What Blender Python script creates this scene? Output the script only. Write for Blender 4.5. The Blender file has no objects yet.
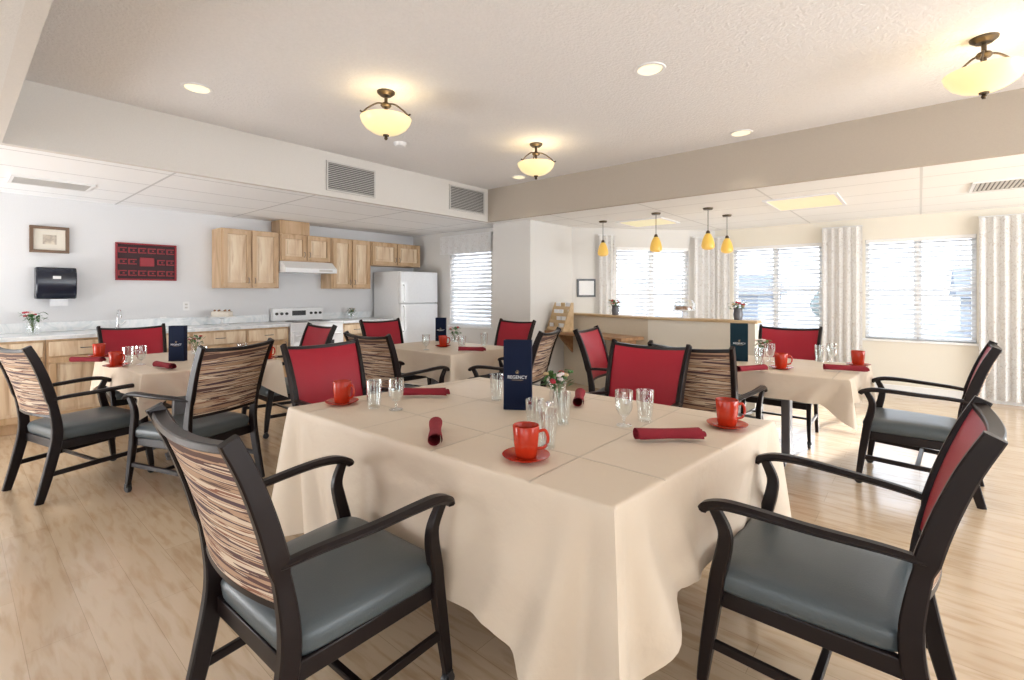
import bpy, math, random
from mathutils import Vector, Matrix
random.seed(7)
PI=math.pi
scene=bpy.context.scene
COL=scene.collection
# ------------------------------------------------------------------ camera numbers
F=479.0; HY=292.0; CH=1.33; YAW=math.radians(40.4)
SN,CS=math.sin(YAW),math.cos(YAW)
def ray(px,py):
    u=(px-512)/F; v=(HY-py)/F
    return Vector((-SN+u*CS, CS+u*SN, v))
def on_z(px,py,z):
    d=ray(px,py); t=(z-CH)/d.z; return Vector((d.x*t,d.y*t,z))
def on_x(px,py,x):
    d=ray(px,py); t=x/d.x; return Vector((x,d.y*t,CH+d.z*t))
def on_y(px,py,y):
    d=ray(px,py); t=y/d.y; return Vector((d.x*t,y,CH+d.z*t))
def on_wall(px,py,p0,ang):
    d=ray(px,py); n=Vector((-math.sin(ang),math.cos(ang),0))
    t=(p0[0]*n.x+p0[1]*n.y)/(d.x*n.x+d.y*n.y)
    P=Vector((d.x*t,d.y*t,CH+d.z*t))
    s=(P.x-p0[0])*math.cos(ang)+(P.y-p0[1])*math.sin(ang)
    return s,P
# ------------------------------------------------------------------ materials
def newmat(name):
    m=bpy.data.materials.new(name); m.use_nodes=True
    nt=m.node_tree; b=nt.nodes['Principled BSDF']; return m,nt,b
def c4(c): return (c[0],c[1],c[2],1)
def plain(name,c,rough=.5,metal=0,spec=.5,bump=0,bscale=40,var=0,emit=None,es=0,coat=0):
    m,nt,b=newmat(name)
    b.inputs['Base Color'].default_value=c4(c); b.inputs['Roughness'].default_value=rough
    b.inputs['Metallic'].default_value=metal; b.inputs['Specular IOR Level'].default_value=spec
    if coat: b.inputs['Coat Weight'].default_value=coat
    if emit: b.inputs['Emission Color'].default_value=c4(emit); b.inputs['Emission Strength'].default_value=es
    tc=nt.nodes.new('ShaderNodeTexCoord')
    n=nt.nodes.new('ShaderNodeTexNoise'); n.inputs['Scale'].default_value=bscale; n.inputs['Detail'].default_value=3
    nt.links.new(tc.outputs['Object'],n.inputs['Vector'])
    if bump:
        bp=nt.nodes.new('ShaderNodeBump'); bp.inputs['Strength'].default_value=bump; bp.inputs['Distance'].default_value=.01
        nt.links.new(n.outputs['Fac'],bp.inputs['Height']); nt.links.new(bp.outputs['Normal'],b.inputs['Normal'])
    v=max(var,.02)
    r=nt.nodes.new('ShaderNodeValToRGB')
    r.color_ramp.elements[0].position=.3; r.color_ramp.elements[1].position=.7
    r.color_ramp.elements[0].color=c4([x*(1-v) for x in c]); r.color_ramp.elements[1].color=c4([min(1,x*(1+v)) for x in c])
    nt.links.new(n.outputs['Fac'],r.inputs['Fac']); nt.links.new(r.outputs['Color'],b.inputs['Base Color'])
    return m
def stretched(name,stops,scale,rough=.5,nscale=1,detail=4,const=False,bump=0,dist=0):
    m,nt,b=newmat(name)
    tc=nt.nodes.new('ShaderNodeTexCoord'); mp=nt.nodes.new('ShaderNodeMapping'); mp.inputs['Scale'].default_value=scale
    n=nt.nodes.new('ShaderNodeTexNoise'); n.inputs['Scale'].default_value=nscale; n.inputs['Detail'].default_value=detail
    n.inputs['Distortion'].default_value=dist
    r=nt.nodes.new('ShaderNodeValToRGB'); r.color_ramp.interpolation='CONSTANT' if const else 'LINEAR'
    els=r.color_ramp.elements
    while len(els)<len(stops): els.new(.5)
    for e,(p,c) in zip(els,stops): e.position=p; e.color=c4(c)
    nt.links.new(tc.outputs['Object'],mp.inputs['Vector']); nt.links.new(mp.outputs['Vector'],n.inputs['Vector'])
    nt.links.new(n.outputs['Fac'],r.inputs['Fac']); nt.links.new(r.outputs['Color'],b.inputs['Base Color'])
    b.inputs['Roughness'].default_value=rough
    if bump:
        bp=nt.nodes.new('ShaderNodeBump'); bp.inputs['Strength'].default_value=bump; bp.inputs['Distance'].default_value=.004
        nt.links.new(n.outputs['Fac'],bp.inputs['Height']); nt.links.new(bp.outputs['Normal'],b.inputs['Normal'])
    return m
def gridmat(name,base,line,sx,sy,lw,rough=.8,bump=.2):
    m,nt,b=newmat(name); N=nt.nodes; L=nt.links
    tc=N.new('ShaderNodeTexCoord'); sp=N.new('ShaderNodeSeparateXYZ'); L.new(tc.outputs['Object'],sp.inputs[0])
    outs=[]
    for ax,s in (('X',sx),('Y',sy)):
        a=N.new('ShaderNodeMath'); a.operation='DIVIDE'; a.inputs[1].default_value=s; L.new(sp.outputs[ax],a.inputs[0])
        f=N.new('ShaderNodeMath'); f.operation='FRACT'; L.new(a.outputs[0],f.inputs[0])
        l=N.new('ShaderNodeMath'); l.operation='LESS_THAN'; l.inputs[1].default_value=lw/s; L.new(f.outputs[0],l.inputs[0]); outs.append(l)
    mx=N.new('ShaderNodeMath'); mx.operation='MAXIMUM'; L.new(outs[0].outputs[0],mx.inputs[0]); L.new(outs[1].outputs[0],mx.inputs[1])
    mix=N.new('ShaderNodeMix'); mix.data_type='RGBA'; mix.inputs[6].default_value=c4(base); mix.inputs[7].default_value=c4(line)
    L.new(mx.outputs[0],mix.inputs[0]); L.new(mix.outputs[2],b.inputs['Base Color']); b.inputs['Roughness'].default_value=rough
    n=N.new('ShaderNodeTexNoise'); n.inputs['Scale'].default_value=90; L.new(tc.outputs['Object'],n.inputs['Vector'])
    bp=N.new('ShaderNodeBump'); bp.inputs['Strength'].default_value=bump; bp.inputs['Distance'].default_value=.004
    L.new(n.outputs['Fac'],bp.inputs['Height']); L.new(bp.outputs['Normal'],b.inputs['Normal'])
    return m
def clothmat(name,c,sx=.44,sy=.41):
    # woven cloth with pressed fold creases running both ways across its flat top
    m,nt,b=newmat(name); N=nt.nodes; L=nt.links
    tc=N.new('ShaderNodeTexCoord'); sp=N.new('ShaderNodeSeparateXYZ'); L.new(tc.outputs['Object'],sp.inputs[0])
    def math_(op,a,bb=None,v=None):
        q=N.new('ShaderNodeMath'); q.operation=op; L.new(a,q.inputs[0])
        if bb is not None: L.new(bb,q.inputs[1])
        elif v is not None: q.inputs[1].default_value=v
        return q.outputs[0]
    hs=[]
    for ax,s in (('X',sx),('Y',sy)):
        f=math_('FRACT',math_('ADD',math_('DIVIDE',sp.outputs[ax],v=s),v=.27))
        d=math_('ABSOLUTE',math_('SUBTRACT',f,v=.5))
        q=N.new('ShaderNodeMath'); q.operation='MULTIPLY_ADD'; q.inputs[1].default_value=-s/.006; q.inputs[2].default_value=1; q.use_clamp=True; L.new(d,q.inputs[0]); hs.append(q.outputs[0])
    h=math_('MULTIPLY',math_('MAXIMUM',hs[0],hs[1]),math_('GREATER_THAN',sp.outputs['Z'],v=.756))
    n=N.new('ShaderNodeTexNoise'); n.inputs['Scale'].default_value=6; n.inputs['Detail'].default_value=5; L.new(tc.outputs['Object'],n.inputs['Vector'])
    k=N.new('ShaderNodeMath'); k.operation='MULTIPLY_ADD'; k.inputs[1].default_value=2.2; L.new(n.outputs['Fac'],k.inputs[0]); L.new(h,k.inputs[2])
    bp=N.new('ShaderNodeBump'); bp.inputs['Strength'].default_value=.6; bp.inputs['Distance'].default_value=.008
    L.new(k.outputs[0],bp.inputs['Height']); L.new(bp.outputs['Normal'],b.inputs['Normal'])
    mix=N.new('ShaderNodeMix'); mix.data_type='RGBA'; mix.inputs[6].default_value=c4(c); mix.inputs[7].default_value=c4([x*.82 for x in c])  # crease shading painted in as darker lines
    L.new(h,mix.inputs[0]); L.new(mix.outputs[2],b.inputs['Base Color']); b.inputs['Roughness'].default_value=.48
    return m
def floormat():
    m,nt,b=newmat('plank_floor'); N=nt.nodes; L=nt.links
    tc=N.new('ShaderNodeTexCoord')
    br=N.new('ShaderNodeTexBrick'); br.inputs['Scale'].default_value=1; br.inputs['Brick Width'].default_value=1.25; br.inputs['Row Height'].default_value=.18
    br.inputs['Mortar Size'].default_value=.001; br.offset=.37
    br.inputs['Color1'].default_value=(.71,.55,.38,1); br.inputs['Color2'].default_value=(.64,.48,.32,1); br.inputs['Mortar'].default_value=(.46,.33,.21,1)
    L.new(tc.outputs['Object'],br.inputs['Vector'])
    mp=N.new('ShaderNodeMapping'); mp.inputs['Scale'].default_value=(2.6,17,1); L.new(tc.outputs['Object'],mp.inputs['Vector'])
    n=N.new('ShaderNodeTexNoise'); n.inputs['Scale'].default_value=1.6; n.inputs['Detail'].default_value=7; n.inputs['Distortion'].default_value=.45
    L.new(mp.outputs['Vector'],n.inputs['Vector'])
    r=N.new('ShaderNodeValToRGB'); e=r.color_ramp.elements
    e[0].position=.32; e[0].color=(.76,.67,.57,1); e[1].position=.53; e[1].color=(1,1,1,1)
    L.new(n.outputs['Fac'],r.inputs['Fac'])
    mx=N.new('ShaderNodeMix'); mx.data_type='RGBA'; mx.blend_type='MULTIPLY'; mx.inputs[0].default_value=.8
    L.new(br.outputs['Color'],mx.inputs[6]); L.new(r.outputs['Color'],mx.inputs[7])
    mp2=N.new('ShaderNodeMapping'); mp2.inputs['Scale'].default_value=(1.3,3.2,1); L.new(tc.outputs['Object'],mp2.inputs['Vector'])
    vo=N.new('ShaderNodeTexVoronoi'); vo.inputs['Scale'].default_value=1.5; L.new(mp2.outputs['Vector'],vo.inputs['Vector'])
    kr=N.new('ShaderNodeValToRGB'); ke=kr.color_ramp.elements; ke[0].position=.02; ke[0].color=(.62,.50,.40,1); ke[1].position=.08; ke[1].color=(1,1,1,1)
    L.new(vo.outputs['Distance'],kr.inputs['Fac'])
    mk=N.new('ShaderNodeMix'); mk.data_type='RGBA'; mk.blend_type='MULTIPLY'; mk.inputs[0].default_value=.8
    L.new(mx.outputs[2],mk.inputs[6]); L.new(kr.outputs['Color'],mk.inputs[7]); L.new(mk.outputs[2],b.inputs['Base Color'])
    b.inputs['Roughness'].default_value=.27; b.inputs['Specular IOR Level'].default_value=1.0
    b.inputs['Coat Weight'].default_value=.6; b.inputs['Coat Roughness'].default_value=.14
    return m
def glassmat(name,tint=(1,1,1),k=.12):
    m,nt,b=newmat(name); N=nt.nodes; L=nt.links
    out=[x for x in N if x.type=='OUTPUT_MATERIAL'][0]
    t=N.new('ShaderNodeBsdfTransparent'); t.inputs[0].default_value=c4(tint)
    g=N.new('ShaderNodeBsdfGlossy'); g.inputs['Roughness'].default_value=.04; g.inputs[0].default_value=(1,1,1,1)
    lw=N.new('ShaderNodeLayerWeight'); lw.inputs[0].default_value=.35
    ad=N.new('ShaderNodeMath'); ad.operation='MULTIPLY_ADD'; ad.inputs[1].default_value=.7; ad.inputs[2].default_value=k; ad.use_clamp=True
    L.new(lw.outputs['Facing'],ad.inputs[0])
    mx=N.new('ShaderNodeMixShader'); L.new(ad.outputs[0],mx.inputs[0]); L.new(t.outputs[0],mx.inputs[1]); L.new(g.outputs[0],mx.inputs[2])
    L.new(mx.outputs[0],out.inputs[0]); N.remove(b)
    return m
def translucent(name,c,f=.4,pattern=None):
    m,nt,b=newmat(name); N=nt.nodes; L=nt.links
    out=[x for x in N if x.type=='OUTPUT_MATERIAL'][0]
    tl=N.new('ShaderNodeBsdfTranslucent'); tl.inputs[0].default_value=c4(c)
    b.inputs['Base Color'].default_value=c4(c); b.inputs['Roughness'].default_value=.8
    if pattern:
        tc=N.new('ShaderNodeTexCoord'); v=N.new('ShaderNodeTexNoise'); v.inputs['Scale'].default_value=11; v.inputs['Detail'].default_value=1.5; v.inputs['Distortion'].default_value=2.0
        L.new(tc.outputs['UV'],v.inputs['Vector'])
        r=N.new('ShaderNodeValToRGB'); e=r.color_ramp.elements; e[0].position=.47; e[0].color=c4(c); e[1].position=.5; e[1].color=c4(pattern)
        e2=e.new(.53); e2.color=c4(c)
        L.new(v.outputs['Fac'],r.inputs['Fac']); L.new(r.outputs['Color'],b.inputs['Base Color']); L.new(r.outputs['Color'],tl.inputs[0])
    mx=N.new('ShaderNodeMixShader'); mx.inputs[0].default_value=f
    L.new(b.outputs[0],mx.inputs[1]); L.new(tl.outputs[0],mx.inputs[2]); L.new(mx.outputs[0],out.inputs[0])
    return m
M={}
M['wall']=plain('warm_wall',(.75,.735,.71),.85,bump=.15,bscale=120)
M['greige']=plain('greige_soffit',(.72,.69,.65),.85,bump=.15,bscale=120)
M['taupe']=plain('soffit_shade_taupe',(.49,.43,.36),.85,bump=.15,bscale=120)  # shade of the window-side soffit painted in as a darker tone
M['kwall']=plain('kitchen_wall',(.77,.775,.79),.85,bump=.1,bscale=120)
M['cream']=plain('cream_wall',(.82,.775,.68),.85,bump=.1,bscale=120)
M['ceil']=plain('textured_ceiling',(.87,.86,.86),.9,bump=.7,bscale=60)
M['tile']=gridmat('kitchen_tile_ceiling',(.97,.98,.99),(.66,.67,.68),.61,1.22,.02)
M['tile2']=gridmat('dining_tile_ceiling',(.94,.94,.93),(.72,.72,.71),1.22,.61,.02)
M['floor']=floormat()
M['white']=plain('white_paint',(.87,.87,.87),.35)
M['appl']=plain('white_enamel',(.88,.89,.90),.22)
M['black']=plain('black_plastic',(.02,.02,.022),.3)
M['dwood']=plain('espresso_wood',(.011,.0065,.0065),.34,spec=.25)
M['seat']=plain('slate_vinyl',(.082,.100,.108),.34,bump=.1,bscale=200,spec=.4)
M['red']=plain('red_vinyl',(.36,.014,.030),.42,bump=.1,bscale=200,spec=.3)
M['stripe']=stretched('striped_fabric',[(0,(.10,.05,.04)),(.36,(.44,.28,.18)),(.43,(.10,.045,.04)),(.48,(.66,.54,.41)),(.54,(.24,.10,.06)),(.57,(.54,.39,.27)),(.63,(.08,.04,.05))],(1.0,1.0,36),.7,nscale=1,detail=3,const=True,bump=.3)
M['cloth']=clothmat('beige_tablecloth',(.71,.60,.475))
M['hick']=stretched('hickory_cabinet',[(.25,(.28,.14,.07)),(.42,(.54,.35,.19)),(.6,(.68,.48,.30)),(.75,(.44,.26,.13))],(7,7,1.3),.4,nscale=1.1,detail=5,dist=.6)
M['hick2']=stretched('hickory_panel',[(.25,(.38,.21,.11)),(.42,(.70,.51,.33)),(.6,(.86,.71,.52)),(.75,(.58,.38,.22))],(9,9,1.1),.4,nscale=1.3,detail=5,dist=.8)
M['bwood']=stretched('desk_wood',[(.3,(.30,.15,.07)),(.6,(.45,.26,.13))],(2,20,20),.4)
M['lwood']=stretched('light_wood',[(.3,(.50,.34,.18)),(.6,(.66,.48,.28))],(3,14,14),.45)
M['marble']=stretched('pale_counter',[(.3,(.66,.72,.75)),(.5,(.88,.90,.91)),(.7,(.72,.78,.81))],(3,3,3),.2,nscale=2,detail=6,dist=1.5)
M['chrome']=plain('chrome',(.75,.75,.76),.15,metal=1)
M['bronze']=plain('bronze',(.10,.075,.05),.35,metal=.8)
M['grey']=plain('grey_metal',(.16,.16,.17),.4,metal=.6)
M['cup']=plain('red_orange_ceramic',(.46,.030,.009),.20,spec=.4)
M['napkin']=plain('burgundy_linen',(.25,.010,.022),.85,bump=.3,bscale=300)
M['glass']=glassmat('clear_glass',(.95,.97,.97),.10)
M['pane']=glassmat('window_glass',(.97,.98,1),.02)
M['navy']=plain('navy_card',(.003,.008,.030),.6,spec=.15)
M['teal']=plain('teal_card',(.004,.020,.032),.6,spec=.15)
M['paper']=plain('white_print',(.85,.86,.88),.6)
M['gold']=plain('tan_print',(.55,.40,.22),.6)
M['green']=plain('leaf_green',(.06,.16,.04),.6,var=.3)
M['petalw']=plain('white_petal',(.85,.72,.70),.6)
M['petalr']=plain('red_petal',(.50,.03,.05),.6)
M['blind']=translucent('blind_slat',(.84,.86,.89),.22)
M['curtain']=translucent('patterned_curtain',(.90,.895,.89),.33,pattern=(.68,.64,.61))
M['bowl']=plain('amber_bowl_glass',(.80,.66,.38),.3,emit=(1,.78,.38),es=.70)
M['amber']=plain('amber_pendant_glass',(.75,.48,.10),.3,emit=(1,.58,.10),es=.25)
M['lens']=plain('lamp_lens',(.9,.85,.7),.4,emit=(1,.84,.50),es=.9)
M['troffer']=plain('light_panel',(.9,.84,.6),.5,emit=(1,.84,.42),es=.25)
M['vent']=plain('vent_paint',(.62,.60,.57),.5)
M['ventd']=plain('vent_dark',(.16,.155,.15),.6)
M['dkblue']=plain('dispenser_plastic',(.010,.013,.026),.22)
M['art']=plain('red_relief_ground',(.035,.006,.010),.6)
M['artr']=plain('red_relief_paint',(.30,.014,.026),.5)
M['pic']=stretched('sepia_picture',[(.35,(.70,.62,.50)),(.5,(.40,.34,.28)),(.65,(.75,.68,.56))],(9,9,9),.5)
M['frame']=plain('picture_frame_wood',(.16,.09,.05),.4)
M['cake']=plain('brown_cookie',(.30,.14,.06),.8,bump=.5,bscale=60)
M['icing']=plain('pale_cake_icing',(.80,.74,.64),.6,bump=.4,bscale=50)
M['ground']=plain('pale_ground',(.30,.32,.33),.9,bscale=.3,var=.06)
M['bldg']=plain('house_siding',(.22,.25,.30),.8); M['roof']=plain('house_roof',(.12,.14,.175),.9)
M['tree']=plain('far_foliage',(.18,.21,.20),.9,bump=1,bscale=3,var=.3)
# ------------------------------------------------------------------ mesh helpers
def crom(pts,n=6):
    P=[Vector(p) for p in pts]; out=[]
    for i in range(len(P)-1):
        p0=P[max(i-1,0)];p1=P[i];p2=P[i+1];p3=P[min(i+2,len(P)-1)]
        for k in range(n):
            t=k/n
            out.append(.5*((2*p1)+(p2-p0)*t+(2*p0-5*p1+4*p2-p3)*t*t+(3*p1-p0-3*p2+p3)*t**3))
    out.append(P[-1]); return out
class MB:
    def __init__(s): s.v=[]; s.f=[]
    def add(s,vs,fs):
        o=len(s.v); s.v+= [tuple(x) for x in vs]; s.f+=[tuple(i+o for i in f) for f in fs]; return s
    def box(s,x0,x1,y0,y1,z0,z1,M4=None):
        vs=[Vector(p) for p in ((x0,y0,z0),(x1,y0,z0),(x1,y1,z0),(x0,y1,z0),(x0,y0,z1),(x1,y0,z1),(x1,y1,z1),(x0,y1,z1))]
        if M4: vs=[M4@v for v in vs]
        return s.add(vs,[(0,3,2,1),(4,5,6,7),(0,1,5,4),(1,2,6,5),(2,3,7,6),(3,0,4,7)])
    def lathe(s,prof,seg=20,c=(0,0,0),M4=None):
        vs=[];fs=[];n=len(prof)
        for (r,z) in prof:
            for k in range(seg):
                a=2*PI*k/seg
                p=Vector((r*math.cos(a),r*math.sin(a),z))
                if M4: p=M4@p
                vs.append(p+Vector(c))
        for i in range(n-1):
            for k in range(seg):
                k2=(k+1)%seg
                fs.append((i*seg+k,i*seg+k2,(i+1)*seg+k2,(i+1)*seg+k))
        if prof[0][0]>1e-5: fs.append(tuple(reversed(range(seg))))
        if prof[-1][0]>1e-5: fs.append(tuple(range((n-1)*seg,n*seg)))
        return s.add(vs,fs)
    def open_lathe(s,prof,seg=20,c=(0,0,0),flute=0):
        vs=[];fs=[];n=len(prof)
        for i,(r,z) in enumerate(prof):
            for k in range(seg):
                a=2*PI*k/seg; rr=r*(1+flute*(1 if k%2 else -1))
                vs.append(Vector((rr*math.cos(a),rr*math.sin(a),z))+Vector(c))
        for i in range(n-1):
            for k in range(seg):
                k2=(k+1)%seg; fs.append((i*seg+k,i*seg+k2,(i+1)*seg+k2,(i+1)*seg+k))
        return s.add(vs,fs)
    def sweep(s,path,w,d,side=(1,0,0),rnd=.3,wl=None):
        P=[Vector(p) for p in path]; S=Vector(side).normalized(); vs=[];fs=[];n=len(P)
        for i,p in enumerate(P):
            t=(P[min(i+1,n-1)]-P[max(i-1,0)]).normalized()
            sd=(S-t*S.dot(t)).normalized(); nn=t.cross(sd)
            k=wl[i] if wl else 1
            a=w*.5*k; b=d*.5*k; r=min(a,b)*rnd
            for (x,y) in ((a-r,b),(a,b-r),(a,-b+r),(a-r,-b),(-a+r,-b),(-a,-b+r),(-a,b-r),(-a+r,b)):
                vs.append(p+sd*x+nn*y)
        for i in range(n-1):
            for k in range(8):
                k2=(k+1)%8; fs.append((i*8+k,i*8+k2,(i+1)*8+k2,(i+1)*8+k))
        fs.append(tuple(reversed(range(8)))); fs.append(tuple(range((n-1)*8,n*8)))
        return s.add(vs,fs)
    def tube(s,path,r,seg=8):
        P=[Vector(p) for p in path]; n=len(P); vs=[];fs=[]
        for i,p in enumerate(P):
            t=(P[min(i+1,n-1)]-P[max(i-1,0)]).normalized()
            ref=Vector((0,0,1)) if abs(t.z)<.9 else Vector((1,0,0))
            a=t.cross(ref).normalized(); b=t.cross(a)
            for k in range(seg):
                q=2*PI*k/seg; vs.append(p+a*math.cos(q)*r+b*math.sin(q)*r)
        for i in range(n-1):
            for k in range(seg):
                k2=(k+1)%seg; fs.append((i*seg+k,i*seg+k2,(i+1)*seg+k2,(i+1)*seg+k))
        fs.append(tuple(reversed(range(seg)))); fs.append(tuple(range((n-1)*seg,n*seg)))
        return s.add(vs,fs)
    def ball(s,c,r,sz=(1,1,1),seg=10,rings=7):
        prof=[(max(r*math.sin(PI*i/rings),0 if i in(0,rings) else 0),-r*math.cos(PI*i/rings)) for i in range(rings+1)]
        vs=[];fs=[]
        for (rr,z) in prof:
            for k in range(seg):
                a=2*PI*k/seg; vs.append((c[0]+rr*math.cos(a)*sz[0],c[1]+rr*math.sin(a)*sz[1],c[2]+z*sz[2]))
        for i in range(rings):
            for k in range(seg):
                k2=(k+1)%seg; fs.append((i*seg+k,i*seg+k2,(i+1)*seg+k2,(i+1)*seg+k))
        return s.add(vs,fs)
    def build(s,name,mat,parent=None,bevel=0,smooth=True,loc=(0,0,0),rz=0,label=None,uv=None,ang=35):
        me=bpy.data.meshes.new(name); me.from_pydata(s.v,[],s.f); me.validate(); me.update()
        o=bpy.data.objects.new(name,me); COL.objects.link(o); me.materials.append(M[mat] if isinstance(mat,str) else mat)
        if smooth:
            for p in me.polygons: p.use_smooth=True
            try: me.set_sharp_from_angle(angle=math.radians(ang))
            except Exception: pass
        if uv:
            l=me.uv_layers.new(name='UVMap')
            for lp in me.loops: l.data[lp.index].uv=uv[lp.vertex_index]
        if bevel:
            b=o.modifiers.new('bevel','BEVEL'); b.width=bevel; b.segments=2; b.limit_method='ANGLE'
        o.location=loc; o.rotation_euler=(0,0,rz)
        if parent: o.parent=parent
        if label: o['label']=label
        return o
def thing(name,label,cat,loc=(0,0,0),rz=0,group=None):
    o=bpy.data.objects.new(name,None); COL.objects.link(o); o.location=loc; o.rotation_euler=(0,0,rz)
    o.empty_display_size=.1
    o['label']=label; o['category']=cat
    if group: o['group']=group
    return o
def tag(o,label,cat,group=None):
    o['label']=label; o['category']=cat
    if group: o['group']=group
    return o
def struct(o,label=None):
    o['kind']='structure'
    if label: o['label']=label
    return o
def copy_tree(o,parent=None):
    c=o.copy(); COL.objects.link(c); c.parent=parent
    for ch in list(o.children): copy_tree(ch,c)
    return c
used=set()
def place(proto,label,loc,rz=0,group=None,cat=None):
    if proto.name in used: o=copy_tree(proto)
    else: used.add(proto.name); o=proto
    o.location=loc; o.rotation_euler=(0,0,rz); o['label']=label
    if cat: o['category']=cat
    if group: o['group']=group
    elif 'group' in o: del o['group']
    return o
# ------------------------------------------------------------------ room
H2=2.33; HC=2.79; XK=-7.0; XB=-4.69; YB=4.98; YN=.23; YW=8.12; YK=5.46; XR=5.0; YR=-3.0
o=MB().box(XK-.2,XR+.2,YR-.2,YW+.2,-.1,0).build('floor','floor',smooth=False); struct(o,'light oak plank floor')
o=MB().box(XB,XR,YN,YB,HC,HC+.1).build('ceiling','ceil',smooth=False); struct(o,'raised textured ceiling over the dining tables')
o=MB().box(XK,XB-.06,YR,YK+.1,H2,H2+.1).build('ceiling','tile',smooth=False); struct(o,'white tiled lower ceiling over the kitchen')
o=MB().box(-4.8,XR,YB+.06,YW+.1,H2,H2+.1).build('ceiling','tile2',smooth=False); struct(o,'tiled lower ceiling by the windows')
o=MB().box(XB-.06,XR,YR,YN-.06,H2,H2+.1).build('ceiling','wall',smooth=False); struct(o,'low painted ceiling edge at the near end')
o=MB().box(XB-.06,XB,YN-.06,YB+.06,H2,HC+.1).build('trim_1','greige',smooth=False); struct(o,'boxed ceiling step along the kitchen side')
o=MB().box(XB,XR,YB,YB+.06,H2,HC+.1).build('trim_2','taupe',smooth=False); struct(o,'boxed ceiling step along the window side, shade painted into its colour')
o=MB().box(XB,XR,YN-.06,YN,H2,HC+.1).build('trim_3','greige',smooth=False); struct(o,'boxed ceiling step at the near end')
def wall_seg(name,p0,p1,H,openings,mat,th=.14,label=None):
    L=math.hypot(p1[0]-p0[0],p1[1]-p0[1]); ang=math.atan2(p1[1]-p0[1],p1[0]-p0[0])
    m=MB(); s=0
    for (a,b,z0,z1) in sorted(openings):
        m.box(s,a,0,th,0,H); m.box(a,b,0,th,0,z0); m.box(a,b,0,th,z1,H); s=b
    m.box(s,L,0,th,0,H)
    o=m.build(name,mat,smooth=False,loc=(p0[0],p0[1],0),rz=ang); struct(o,label); return o,ang
def window(n,p0,ang,a,b,z0,z1,mull=1,label='',slats=True,closed=False):
    t=bpy.data.objects.new('window_%d'%n,None); COL.objects.link(t); struct(t,label)
    t.location=(p0[0]+a*math.cos(ang),p0[1]+a*math.sin(ang),z0); t.rotation_euler=(0,0,ang)
    W=b-a; H=z1-z0; m=MB(); w=.045
    m.box(0,W,.06,.12,0,w).box(0,W,.06,.12,H-w,H).box(0,w,.06,.12,w,H-w).box(W-w,W,.06,.12,w,H-w)
    m.box(w,W-w,.065,.115,H*.5-.02,H*.5+.02)
    for k in range(1,mull+1): m.box(W*k/(mull+1)-.04,W*k/(mull+1)+.04,.05,.12,w,H-w)
    m.build('window_frame','white',t,bevel=.004)
    MB().box(w,W-w,.088,.094,w,H-w).build('pane','pane',t,smooth=False)
    MB().box(-.03,W+.03,-.03,.05,-.03,0).build('window_sill','white',t,bevel=.004)
    if slats:
        bm=MB(); tilt=math.radians(62 if closed else 30)
        gaps=[(k*W/(mull+1)+.01,(k+1)*W/(mull+1)-.01) for k in range(mull+1)]
        for (x0,x1) in gaps:
            zz=.03
            while zz<H-.06:
                R=Matrix.Translation((0,.025,zz))@Matrix.Rotation(tilt,4,'X')
                bm.box(x0,x1,-.024,.024,-.0022,.0022,R); zz+=.062
        bm.build('blind','blind',t,smooth=False)
        MB().box(.005,W-.005,0,.05,H-.05,H).build('blind_headrail','white',t,bevel=.003)
    return t
# walls
wall_seg('wall_left',(XK,YR),(XK,YK),H2,[],'kwall',label='pale kitchen wall behind the cabinets')
pk=(XK,YK); a0,_p=on_wall(450,292,pk,0); a1,_p=on_wall(491,292,pk,0)
zt=on_y(470,250,YK).z; zb=.78
wall_seg('wall_kitchen_back',pk,(-4.8,YK),H2,[(a0,a1,zb,zt)],'wall',label='short wall with a window beside the refrigerator')
window(1,pk,0,a0,a1,zb,zt,0,'kitchen window with white blinds beside the refrigerator',closed=True)
o=MB().box(-4.80,-4.10,5.21,6.25,0,H2).build('wall_middle','wall',smooth=False); struct(o,'thick wall stub between kitchen and bar')
pa=(-4.10,6.25); pb=(-2.55,YW); aa=math.atan2(pb[1]-pa[1],pb[0]-pa[0])
s0,_p=on_wall(616,292,pa,aa); s1,_p=on_wall(689,292,pa,aa)
ZT=2.04; ZS=.70
wall_seg('wall_angled',pa,pb,H2,[(s0,s1,ZS,ZT)],'wall',label='angled bay wall with window')
window(2,pa,aa,s0,s1,ZS,ZT,1,'double window in the angled bay wall')
pc=(-2.55,YW)
w=[on_wall(p,292,pc,0)[0] for p in (733,822,865,977)]
wall_seg('wall_back',pc,(XR,YW),H2,[(w[0],w[1],ZS,ZT),(w[2],w[3],ZS,ZT),(4.3,6.9,ZS,ZT)],'cream',label='cream back wall with wide windows')
window(3,pc,0,w[0],w[1],ZS,ZT,1,'double window between two curtains on the back wall')
window(4,pc,0,w[2],w[3],ZS,ZT,1,'rightmost double window in view on the back wall')
window(5,pc,0,4.3,6.9,ZS,ZT,1,'unseen double window beyond the right curtain, added for light')  # out-of-view window, added to let more light in
wall_seg('wall_right',(XR,YW),(XR,YR),H2,[(.6,3.4,ZS,ZT),(4.2,7.0,.3,ZT)],'cream',label='far right wall with wide windows added for light')
window(6,(XR,YW),-PI/2,.6,3.4,ZS,ZT,1,'unseen wide window added in the right wall for light',slats=False)  # unseen opening put in so sky light enters from the right
window(7,(XR,YW),-PI/2,4.2,7.0,.3,ZT,1,'second unseen wide window added in the right wall for light',slats=False)  # another unseen opening added for daylight
wall_seg('wall_rear',(XR,YR),(XK,YR),H2,[(1.0,3.6,.4,ZT),(5.0,7.6,.4,ZT)],'cream',label='rear wall with windows behind the viewer')
window(8,(XR,YR),PI,1.0,3.6,.4,ZT,1,'wide window in the rear wall',slats=False)
window(9,(XR,YR),PI,5.0,7.6,.4,ZT,1,'second wide window in the rear wall',slats=False)
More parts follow.
